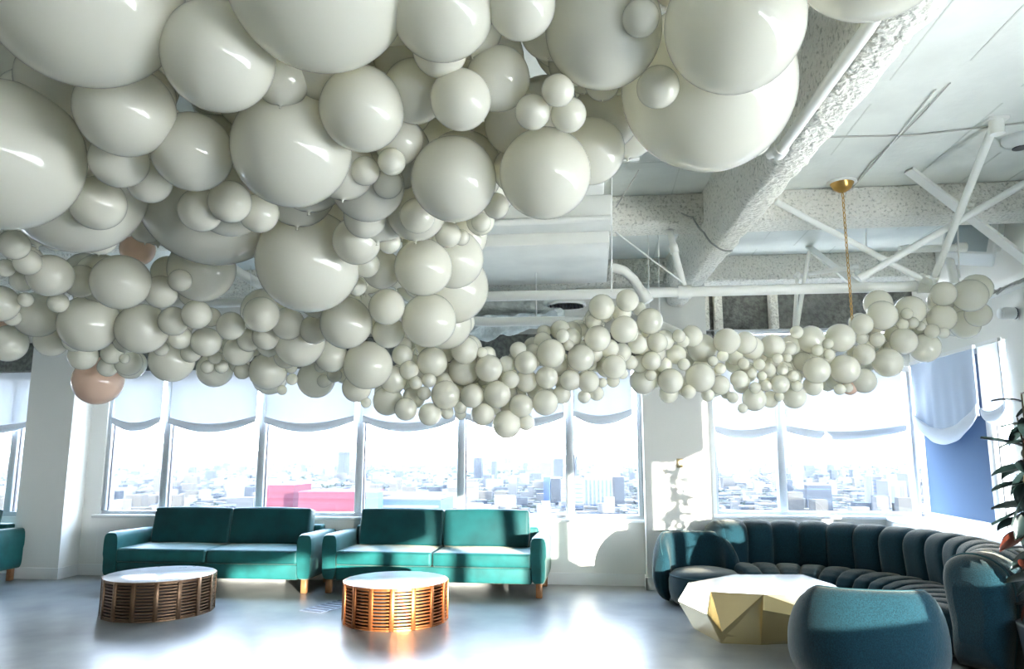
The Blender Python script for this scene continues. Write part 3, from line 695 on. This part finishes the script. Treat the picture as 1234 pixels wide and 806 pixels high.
# ------------------------------------------------------------------ rubber plant at right edge
t = thing('rubber_plant', 'tall dark-leaved rubber plant in dark planter at right edge', 'plant', (3.12, 5.72, 0))
MB().lathe([(0.0, 0.0), (0.15, 0.0), (0.20, 0.40), (0.205, 0.42), (0.185, 0.42), (0.18, 0.37), (0, 0.37)], 32).build('planter', M['pot'], t)
MB().lathe([(0, 0.375), (0.18, 0.372)], 24).build('soil', M['soil'], t)
rp = random.Random(21)
def leaf_mesh(L_, W_, curl):
    b = MB()
    def f(u, v):
        wv = W_*sin(pi*min(1, v*0.97+0.03))**0.75*(1-0.25*v); s = 2*u-1
        return (s*wv, L_*v, 0.25*W_*abs(s)**1.5 - curl*L_*v*v)
    b.grid(f, 4, 8); return b
for sidx in range(3):
    sx_ = rp.uniform(-0.05, 0.05); lean = Vector((rp.uniform(-0.12, 0.05), rp.uniform(-0.08, 0.08), 0)); top_z = (2.02, 1.85, 1.55)[sidx]
    pts = [Vector((sx_, 0.03*sidx, 0.36)) + lean*(k/8)**1.5 + Vector((0.02*sin(k), 0.02*cos(k*1.3), (top_z-0.36)*k/8)) for k in range(9)]
    MB().tube(pts, [0.013-0.0009*k for k in range(9)], 7).build('stem', M['stem'], t)
    nl = 26
    for k in range(nl):
        f = 0.12+0.88*k/(nl-1); i = min(7, int(f*8)); q = pts[i].lerp(pts[i+1], f*8-i)
        ang = k*2.4+sidx; L_ = rp.uniform(0.18, 0.27)*(0.8 if f > 0.9 else 1)
        el = rp.uniform(-0.9, 0.3) + (0.7 if f > 0.94 else 0)
        o = leaf_mesh(L_, L_*0.26, rp.uniform(0.05, 0.4)).build('leaf', M['leaf_r'] if rp.random() < 0.09 else M['leaf'], t)
        o.location = q; o.rotation_euler = (el, rp.uniform(-0.5, 0.5), ang)

# ------------------------------------------------------------------ balloons
def balloon_mesh(name, m, seg, rings):
    b = MB(); prof = []
    for i in range(rings+1):
        a = pi*i/rings; z = -cos(a); r = sin(a)
        if z < 0: z *= 1.05; r *= 1-0.05*(-z)*(1-abs(z))
        prof.append((max(r, 0.0005), z*0.99))
    # neck and knot at the bottom
    prof = [(0.0005, -1.17), (0.045, -1.165), (0.03, -1.13), (0.028, -1.10), (0.06, -1.055), (0.13, -1.025)] + prof[2:]
    b.lathe(prof, seg); o = b.build(name, m); me = o.data; bpy.data.objects.remove(o); return me
ME_BIG = balloon_mesh('balloon_large', M['balloon'], 56, 36)
ME_SM = balloon_mesh('balloon_small', M['balloon'], 28, 20)
ME_PE = balloon_mesh('balloon_peach', M['peach'], 36, 24)

def zlow(x, y):
    pts = [(-90, 2.45), (60, 2.6), (120, 2.85), (200, 3.15), (260, 3.6), (320, 4.2), (370, 4.7), (410, 5.1), (450, 5.6), (520, 5.8)]
    for (a_, za), (b_, zb) in zip(pts, pts[1:]):
        if y <= b_: return za+(zb-za)*max(0, (y-a_))/(b_-a_)
    return 5.8
def zr(x, y):
    if x < 600: return 5.7
    return 5.7+0.7*min(1, (x-600)/500)
# surveyed balloons, front to back inside each stretch: (x, y, apparent radius)
NEAR = """100 -12 127;3 187 98;385 -28 124;118 245 33;143 193 34;180 218 27;470 -14 71;533 10 66;150 133 58;264 68 70;
277 243 26;242 253 27;312 257 24;352 179 76;278 240 47;92 225 86;232 183 49;260 230 98;436 132 53;390 76 46;
628 6 43;772 22 23;793 105 26;1052 -76 106;885 28 90;727 36 75;855 105 112;472 195 17;467 222 18;440 206 18;443 223 46;
642 135 22;685 138 22;672 109 20;547 216 54;657 209 58;555 120 38;712 182 42;500 110 40;600 95 40;620 150 38;690 75 30;480 170 30;530 60 34"""
MIDD = """372 315 66;469 292 14;540 283 16;556 286 10;580 268 12;598 248 16;503 260 22;510 322 36;547 312 37;517 386 34;545 346 46;537 390 32;
417 389 32;466 370 22;468 400 20;443 440 30;430 290 30;441 318 17;430 345 12;460 325 24;440 262 26"""
CENT = """560 422 17;581 425 7;501 461 8.5;517 458 9;511 474 8.5;521 436 19;559 446 19.5;589 444 17;569 477 15;537 476 18;493 446 12;474 457 17;467 483 18;430 467 18;441 485 6.5;489 493 14;499 479 14;
518 499 14;555 491 8;539 497 8;555 499 7;582 499 14;599 475 17;485 428 13;487 416 10;511 416 11;
725 370 16;756 362 14;678 405 8.5;685 416 7;689 407 12;688 400 13;664 426 18;654 412 12;720 408 16;752 397 17;749 377 12;700 431 17;740 442 15;634 437 14.5;590 443 16;611 439 10.5;615 457 11;634 459 14;
659 455 14;687 458 13;709 460 13.5;606 475 18;572 476 14;611 511 17.5;628 489 15;657 485 16;581 499 14;634 509 10;677 476 11;704 478 8;719 474 9;739 459 8;750 450 7;726 461 6;566 419 15.5;567 447 16;672 441 12;645 470 11;715 388 10;734 420 12"""
RIGHT = """783 387 16;770 372 9;824 439 7.5;784 452 7;818 405 8;823 411 8;859 435 6.5;871 429 7;868 444 7;792 412.5 12.5;768 415 12;749 425 12;785 435 12;775 459 16.5;808 459 15.5;815 427 12;834 405 13;846 419.5 18;844 455 18;
868 464 12;876 411 16;896 438 7;897 439 6.5;891 457 11;898 413 14;806 474 12;853 476 8;883 479 7;875 475 6;895 492 6;800 440 10;860 452 9;830 472 9;760 437 9;
998 414 6.5;985 422 7;999 427 6.5;937 432 6.5;949 431 5.5;915 439 7;906 450 6;943 445 7;918 453 6;906 419 14.5;931 417 15;977 409 17;1013 407 17.5;926 446 9;984 446 16.5;1018 445 18;910 467 7;923 465 7;896 460 8;940 463 11.5;
960 465 7;909 481 14.5;928 481 10.5;957 478 14.5;939 478 6;980 465 12;956 453 7;1005 460 9;1012 469 7;1022 467 6;1041 459 15;1039 408 7;1041 427 13;968 436 12;951 420 9;1039 391 13;915 430 9;960 400 8;1030 425 9;1000 440 9;
1093 378 7;1088 391 7;1100 389 7;1109 393 6;1123 399 9;1137 401 7;1039 407 8;1057 409 9;1045 428 10;1063 380 18;1058 366 17;1097 374 18;1135 383 17;1133 364 15;1137 354 15;1169 356 20;1177 348 18;1179 379 15;1163 391 17.5;1089 411 16;1115 419 18;1070 437 18;1035 389 12;1076 403 10;1150 372 12;1110 400 10;1075 420 10"""
LOW = """27 338 14;7 323 11;33 316 16;31 361 9;0 366 22;15 383 10;45 379 28;60 332 26;97 339 20;107 390 35;150 432 6;130 442 12;135 426 13;100 429 17;155 437 16;62 410 20;10 414 22;17 295 18;145 340 34;
194 352 20;171 396 31;130 345 20;217 338 14;209 387 18;207 434 27;250 442 8;267 442 8;259 431 8;259 445 22;237 379 18;254 382 12;278 393 17;248 412 18;287 423 18;217 407 14;194 420 9;243 325 40;158 439 18;
270 443 8;292 447 10;321 405 17;351 443 7;352 457 7;387 441 8;390 459 8;403 452 9;323 447 23;325 455 21;315 379 22;288 423 17;361 413 30;381 457 23;345 429 15;379 397 18;399 429 20;347 390 20;419 447 16;413 453 9;300 410 14;340 470 6;230 425 12;90 410 14;70 365 12;230 355 14"""
def parse(s): return [tuple(float(q) for q in e.split()) for e in s.replace('\n', '').split(';') if e.strip()]
placed = []   # (Vector, R, px, py, rpx, zc, kind)
pc = np.zeros((0, 3)); pR = np.zeros(0)
ZL = H-0.03
def place(px, py, r, z0, kind, overlap=0.93, zmax=1.2, force=True, mn=0.0):
    global pc, pR
    z = z0; rv = np.array(ray(px, py))
    while True:
        R_ = r*z/FPX*(1.0 - 0.10*min(1, abs(r)/120))
        c = np.array((0, 0, EYE)) + rv*z
        if c[2]+R_ > ZL:
            if not force: return False
            z = max(z-0.06, 1.9); R_ = r*z/FPX*0.95; c = np.array((0, 0, EYE)) + rv*z; break
        if len(pR) == 0: break
        d = np.sqrt(((pc-c)**2).sum(1)); need = (pR+R_)*overlap
        if (d >= need).all(): break
        z += 0.02
        if z > z0+zmax:
            if not force: return False
            break
    pc = np.vstack([pc, c]); pR = np.append(pR, R_); placed.append((c, R_, px, py, r, z, kind)); return True
for px, py, r in parse(NEAR): place(px, py, r, zlow(px, py), 'near', 0.80)
for px, py, r in parse(MIDD): place(px, py, r, zlow(px, py), 'mid', 0.84)
for px, py, r in parse(LOW): place(px, py, r, zlow(px, py)+0.1, 'low', 0.86, 0.8)
for px, py, r in parse(CENT): place(px, py, r, 5.6, 'cent', 0.84, 0.6)
for px, py, r in parse(RIGHT): place(px, py, r, zr(px, py), 'right', 0.84, 0.6)
NL = len(placed)
# balloons deeper inside the cloud, between the surveyed ones
OUT = [(0, -40), (1010, -40), (965, 50), (955, 140), (905, 200), (800, 200), (745, 170), (718, 225), (640, 260), (592, 270), (590, 370), (575, 410), (640, 415), (700, 375), (760, 362), (795, 390), (900, 410), (1000, 405), (1060, 370), (1180, 350), (1180, 385), (1110, 420), (1060, 445), (980, 470), (900, 482), (800, 465), (760, 440), (700, 465), (640, 490), (570, 495), (480, 480), (400, 460), (320, 455), (260, 445), (180, 440), (100, 425), (40, 405), (0, 405)]
GAP = [(255, 370), (268, 318), (312, 325), (325, 375), (300, 372)]
def inside(x, y, poly):
    c = False; n = len(poly)
    for i in range(n):
        (x0, y0), (x1, y1) = poly[i], poly[i-1]
        if (y0 > y) != (y1 > y) and x < (x1-x0)*(y-y0)/(y1-y0)+x0: c = not c
    return c
OUT_ = OUT
rf = random.Random(99); LX = np.array([(p[2], p[3], p[5], p[4]) for p in placed])
n3 = 0
for tries in range(900):
    x = rf.uniform(300, 760); y = rf.uniform(20, 260); r = rf.uniform(34, 54)
    if not all(inside(x+cos(q)*r*0.9, y+sin(q)*r*0.9, OUT_) for q in (0, 1.05, 2.1, 3.14, 4.2, 5.25)): continue
    d = (LX[:, 0]-x)**2+(LX[:, 1]-y)**2; cov = LX[d < (LX[:, 3]+r*0.6)**2]
    n3 += place(x, y, r, float(cov[:, 2].min())+0.35 if len(cov) else 3.4, 'fill', 0.66, 1.0, False)
    if n3 > 34: break
tries = 0
while len(placed) < NL+230 and tries < 5000:
    tries += 1
    x = rf.uniform(-20, 1180); y = rf.uniform(-30, 500)
    if y > 260 or x > 600: r = rf.uniform(9, 17) if y > 380 or x > 600 and y > 300 else rf.uniform(16, 30)
    else: r = rf.uniform(38, 60)
    if not all(inside(x+cos(q)*r*0.9, y+sin(q)*r*0.9, OUT) for q in (0, 1.05, 2.1, 3.14, 4.2, 5.25)): continue
    if inside(x, y, GAP) or any(inside(x+cos(q)*r, y+sin(q)*r, GAP) for q in (0, 1.57, 3.14, 4.7)): continue
    d = (LX[:, 0]-x)**2+(LX[:, 1]-y)**2; i3 = np.argsort(d)[:3]
    cov = LX[d < (LX[:, 3]+r*0.6)**2]
    zs = float(cov[:, 2].max())+0.1 if len(cov) else float(LX[i3, 2].min())+0.15
    place(x, y, r, zs, 'fill', 0.80, 0.9, False)

RO = [(600, 420), (650, 395), (760, 362), (795, 390), (900, 410), (1000, 405), (1060, 370), (1180, 350), (1180, 385), (1110, 425), (1060, 450), (985, 475), (900, 488), (800, 468), (760, 445), (700, 470), (640, 500), (600, 500), (440, 475), (440, 430)]
tries = 0; n2 = 0
while n2 < 130 and tries < 3000:
    tries += 1
    x = rf.uniform(440, 1180); y = rf.uniform(350, 500); r = rf.uniform(8, 13.5)
    if not all(inside(x+cos(q)*r*0.6, y+sin(q)*r*0.6, RO) for q in (0, 1.05, 2.1, 3.14, 4.2, 5.25)): continue
    d = (LX[:, 0]-x)**2+(LX[:, 1]-y)**2
    n2 += place(x, y, r, float(LX[np.argmin(d), 2])+0.05, 'fill', 0.72, 0.5, False)

# labels
def where(x, y):
    if x < 45: return 'at the left frame edge'
    if x < 115: return 'above the grey column'
    if x < 205: return 'above the first glazed pane'
    if x < 320: return 'above the second glazed pane'
    if x < 440: return 'above the third glazed pane'
    if x < 562: return 'above the fourth glazed pane'
    if x < 640: return 'above fifth pane, left half'
    if x < 690: return 'above fifth pane, right half'
    if x < 775: return 'above the sixth glazed pane'
    if x < 860: return 'in front of the white column'
    if x < 945: return 'above narrow pane beside column'
    if x < 1030: return 'above wide right pane, left half'
    if x < 1105: return 'above wide right pane, right half'
    return 'at the right end of the garland'
def row(y, kind):
    if y < 60: return 'along the top of the picture'
    if y < 150: return 'high in the near cloud'
    if y < 235: return 'middle of the near cloud'
    if y < 300: return 'low in the near cloud'
    if y < 365: return 'upper garland'
    if y < 405: return 'garland crown'
    if y < 435: return 'garland middle'
    if y < 465: return 'garland lower part'
    return 'garland underside'
def size(r):
    return 'giant' if r > 85 else 'very large' if r > 62 else 'large' if r > 42 else 'medium' if r > 25 else 'modest' if r > 15.5 else 'small' if r > 9.5 else 'tiny'
order = sorted(range(len(placed)), key=lambda i: (placed[i][6] == 'fill', -placed[i][4]))
keep = set(order[:300])
groups = {}
for i in keep:
    c, R_, px, py, r, z, k = placed[i]
    groups.setdefault((size(r), row(py, k), where(px, py), k == 'fill'), []).append(i)
lab = {}
for (s_, rw_, wh, fl), ids in groups.items():
    ids.sort(key=lambda i: placed[i][2]); n = len(ids)
    od = ['leftmost ', 'second-from-left ', 'third-from-left ', 'fourth-from-left ', 'fifth-from-left ', 'sixth-from-left ', 'seventh-from-left ', 'eighth-from-left ', 'ninth-from-left ', 'tenth-from-left ', 'eleventh-from-left ', 'twelfth-from-left ']
    tags = {1: [''], 2: ['left-hand ', 'right-hand '], 3: ['leftmost ', 'centre ', 'rightmost ']}.get(n) or (od[:n-1] + ['rightmost ']) 
    for i, tg in zip(ids, tags):
        lab[i] = ('%s%s white balloon%s, %s, %s' % (tg, s_, ' tucked behind' if fl else '', rw_, wh), rw_)
rb = random.Random(4); stuff = MB()
peach = [(118, 459, 28.5, 5.95, 'peach balloon hanging below the garland beside the grey column'), (166, 300, 20, 5.5, 'peach balloon half hidden in gap under the big white one'), (1024, 467, 9, 6.35, 'tiny peach balloon peeking under the right garland'), (10, 402, 20, 5.6, 'peach-tinged balloon at left frame edge under the garland')]
def orient(o, c):
    dv = Vector((rb.uniform(-1, 1), rb.uniform(0.3, 1.6), rb.uniform(-0.1, 1.6))).normalized()   # necks point into the cloud
    o.rotation_euler = (-dv).to_track_quat('Z', 'X').to_euler()
sph = [(p.co.copy()) for p in ME_SM.vertices]; sphf = [tuple(p.vertices) for p in ME_SM.polygons]
for i, (c, R_, px, py, r, z, k) in enumerate(placed):
    if i in keep:
        o = bpy.data.objects.new('balloon', ME_BIG if r > 24 else ME_SM); C.objects.link(o)
        o.location = c; o.scale = (R_*0.995, R_*0.995, R_*(1.0+rb.uniform(0.0, 0.02))); orient(o, c)
        tag(o, lab[i][0], 'balloon', 'white balloons, %s' % lab[i][1])
    else:
        stuff.add([Vector(c)+q*R_ for q in sph], sphf, True)
o = stuff.build('balloon_filling', M['balloon']); tag(o, 'smaller white balloons packed deep inside the garland between the others', 'balloons', kind='stuff')
for px, py, r, z, l in peach:
    o = bpy.data.objects.new('balloon', ME_PE); C.objects.link(o); R_ = r*z/FPX
    o.location = O+ray(px, py)*z; o.scale = (R_, R_, R_); orient(o, None); tag(o, l, 'balloon', 'peach balloons')

# ------------------------------------------------------------------ city below
ZG = -85.0
def cmat(name, col, col2=None, rough=0.9, vs_=0.01): return mat(name, col, rough, col2=col2, vscale=vs_, spec=0.1)
M['ground'] = cmat('city_ground', (0.034, 0.033, 0.031), (0.012, 0.015, 0.013), vs_=0.012)
M['b1'] = cmat('pale_render', (0.034, 0.033, 0.031)); M['b2'] = cmat('grey_concrete', (0.016, 0.020, 0.026)); M['b3'] = cmat('white_render', (0.060, 0.058, 0.055))
M['roof'] = cmat('roof_felt', (0.05, 0.05, 0.053)); M['tree'] = cmat('tree_foliage', (0.014, 0.019, 0.013), (0.006, 0.010, 0.008), vs_=0.1)
M['pinkb'] = cmat('rose_cladding', (0.055, 0.018, 0.027)); M['blueb'] = cmat('blue_glazing', (0.02, 0.035, 0.065), rough=0.4); M['mint'] = cmat('mint_cladding', (0.035, 0.085, 0.08))
M['pinkw'] = cmat('rose_window_band', (0.05, 0.015, 0.022))
M['hill'] = cmat('hazy_hill', (0.03, 0.036, 0.042), (0.022, 0.026, 0.028), vs_=0.002)
struct(MB().add([(-9000, 60, ZG), (9000, 60, ZG), (9000, 16000, ZG), (-9000, 16000, ZG)], [(0, 1, 2, 3)]).build('city_ground', M['ground']))
rc = random.Random(77)
parts_ = {'b1': MB(), 'b2': MB(), 'b3': MB()}
def cblock(m, x, y, sx_, sy_, h, rz=0):
    Mx = Matrix.Translation((x, y, ZG)) @ Matrix.Rotation(rz, 4, 'Z'); m.box(-sx_/2, sx_/2, -sy_/2, sy_/2, 0, h, Mx)
for k in range(15000):
    y = 560*math.exp(rc.random()*math.log(12000/560)); x = rc.uniform(-1.0, 0.62)*y*0.95
    s = 1+y/3500
    b = rc.choice(('b1', 'b3', 'b3', 'b2')); hh = rc.uniform(4, 11)*(1 if rc.random() < 0.92 else rc.uniform(2, 4))
    cblock(parts_[b], x, y, rc.uniform(6, 19)*s, rc.uniform(6, 15)*s, hh*(1 if y < 4000 else 1.4), 0.05+0.1*(k % 2))
for k, nme in (('b1', 'pale'), ('b2', 'grey'), ('b3', 'white')):
    tag(parts_[k].build('distant_rooftops', M[k]), 'countless %s low buildings spread across the distant city' % nme, 'buildings', kind='stuff')
tr = MB()
def ico(r):
    g_ = (1+5**0.5)/2; v = [Vector(p).normalized()*r for p in ((-1, g_, 0), (1, g_, 0), (-1, -g_, 0), (1, -g_, 0), (0, -1, g_), (0, 1, g_), (0, -1, -g_), (0, 1, -g_), (g_, 0, -1), (g_, 0, 1), (-g_, 0, -1), (-g_, 0, 1))]
    return v, [(0, 11, 5), (0, 5, 1), (0, 1, 7), (0, 7, 10), (0, 10, 11), (1, 5, 9), (5, 11, 4), (11, 10, 2), (10, 7, 6), (7, 1, 8), (3, 9, 4), (3, 4, 2), (3, 2, 6), (3, 6, 8), (3, 8, 9), (4, 9, 5), (2, 4, 11), (6, 2, 10), (8, 6, 7), (9, 8, 1)]
iv, iff = ico(1.0)
for k in range(11000):
    y = 560*math.exp(rc.random()*math.log(9000/560)); x = rc.uniform(-1.0, 0.62)*y*0.95
    n_ = 0.5+0.5*sin(x*0.006+1.3*sin(y*0.004))
    if rc.random() > 0.35+0.6*n_: continue
    r = rc.uniform(2.5, 5)*(1+y/4500)
    tr.add([(x+q.x*r*1.3, y+q.y*r, ZG+r*0.6+q.z*r*rc.uniform(.7, 1.1)) for q in iv], iff, True)
tag(tr.build('distant_trees', M['tree']), 'dark green tree canopy scattered between the distant buildings', 'trees', kind='stuff')
# distinct buildings
def tower(px0, px1, pyt, Y, dep, label, m='b3', name='distant_building', bands=0, fins=0, bm_='blueb', rz=0.0):
    a_, b_ = V(px0, pyt, Y), V(px1, pyt, Y); wd = b_.x-a_.x; h = a_.z-ZG
    t = thing(name, label, 'building', (a_.x, Y, ZG), rz)
    box('block', 0, wd, 0, dep, 0, h, M[m], t)
    box('parapet', -0.3, wd+0.3, -0.3, dep+0.3, h, h+1.2, M['roof'] if m != 'pinkb' else M['pinkb'], t)
    mb_ = MB()
    for k in range(bands):
        z = h-4-k*(h-6)/max(1, bands)*0.9; mb_.box(wd*0.03, wd*0.97, -0.35, 0.1, z-1.6, z)
    for k in range(fins):
        x = wd*(k+0.5)/fins; mb_.box(x-wd/fins*0.22, x+wd/fins*0.22, -0.4, 0.1, 4, h-5)
    if bands or fins:
        o = mb_.build('window_bands', M[bm_], t); o['kind'] = 'stuff'
    return t
tower(322, 354, 586, 620, 40, 'tall rose-pink building seen left of the second sofa', 'pinkb', bands=8, bm_='pinkw')
tower(360, 442, 594, 560, 45, 'broad rose-pink building above gap between teal sofas', 'pinkb', bands=6, bm_='pinkw')
tower(441, 456, 594, 540, 12, 'small mint green building wedge right of the pink one', 'mint')
tower(456, 531, 602, 560, 50, 'long low blue glass building beside the mint wedge', 'blueb', bands=2, bm_='b3')
tower(459, 526, 597, 620, 40, 'pale roof block behind the blue glass building', 'b1')
tower(408, 416, 545, 2600, 50, 'lone hazy blue tower on the horizon over the pink building', 'b2')
tower(704, 738, 574, 1150, 40, 'white office building with dark upright fins', 'b3', fins=7)
tower(738, 752, 575, 1160, 40, 'blue-grey office block right of the finned building', 'b2')
tower(717, 746, 563, 1500, 40, 'white cylindrical-looking block behind the finned building', 'b3')
tower(676, 703, 579, 1050, 40, 'white banded apartment slab left of finned building', 'b3', bands=6)
tower(655, 663, 575, 1180, 30, 'slim blue glass tower left of the banded slab', 'blueb')
tower(664, 675, 577, 1190, 30, 'grey tower beside the slim blue glass one', 'b2')
tower(571, 580, 552, 2300, 40, 'hazy grey tower on horizon in fifth pane', 'b2'); tower(592, 597, 556, 2200, 40, 'slim hazy tower right of the grey horizon one', 'b2')
tower(667, 678, 553, 2400, 50, 'pair-like hazy tower on horizon near the thick mullion', 'b2'); tower(690, 695, 549, 2400, 40, 'hazy dark tower just right of the mullion', 'b2')
tower(650, 664, 558, 2300, 40, 'wide pale hazy tower on horizon in fifth pane', 'b1')
tower(1050, 1062, 575, 1200, 35, 'white apartment tower in the wide right pane', 'b3', bands=7)
tower(1070, 1092, 581, 1100, 45, 'dark blue-fronted office block in the wide right pane', 'b3', fins=2)
tower(1094, 1104, 572, 1150, 40, 'tall white block at right edge of wide pane', 'b3')
tower(972, 1002, 585, 1050, 60, 'long low blue-grey block in the wide right pane', 'b2', bands=2)
tower(560, 572, 583, 1100, 40, 'boxy white block at left of fifth pane', 'b3', bands=2)
# hills on the horizon
hb = MB(); n = 90
def hill(u, v):
    x = -9000+u*20000; h = (70+55*sin(u*9+1)+45*sin(u*21+2)+20*sin(u*53)+(110 if u > 0.62 else 0)*min(1, (u-0.62)*8 if u > .62 else 0))
    return (x, 13500+v*1800, ZG+max(25, h)*sin(pi*min(1, v))*1.6+ (0 if v > 0 else -5))
hb.grid(hill, n, 8); struct(hb.build('horizon_hills', M['hill']))
# haze lying over the city
hm = bpy.data.materials.new('city_haze'); hm.use_nodes = True; n_ = hm.node_tree; n_.nodes.clear()
vs2 = n_.nodes.new('ShaderNodeVolumeScatter'); vs2.inputs['Color'].default_value = (0.93, 0.96, 1.0, 1); vs2.inputs['Density'].default_value = 0.000015
oo = n_.nodes.new('ShaderNodeOutputMaterial'); n_.links.new(vs2.outputs[0], oo.inputs['Volume'])
hz = struct(box('city_haze', -9000, 9000, 400, 15800, ZG-2, 120, hm))
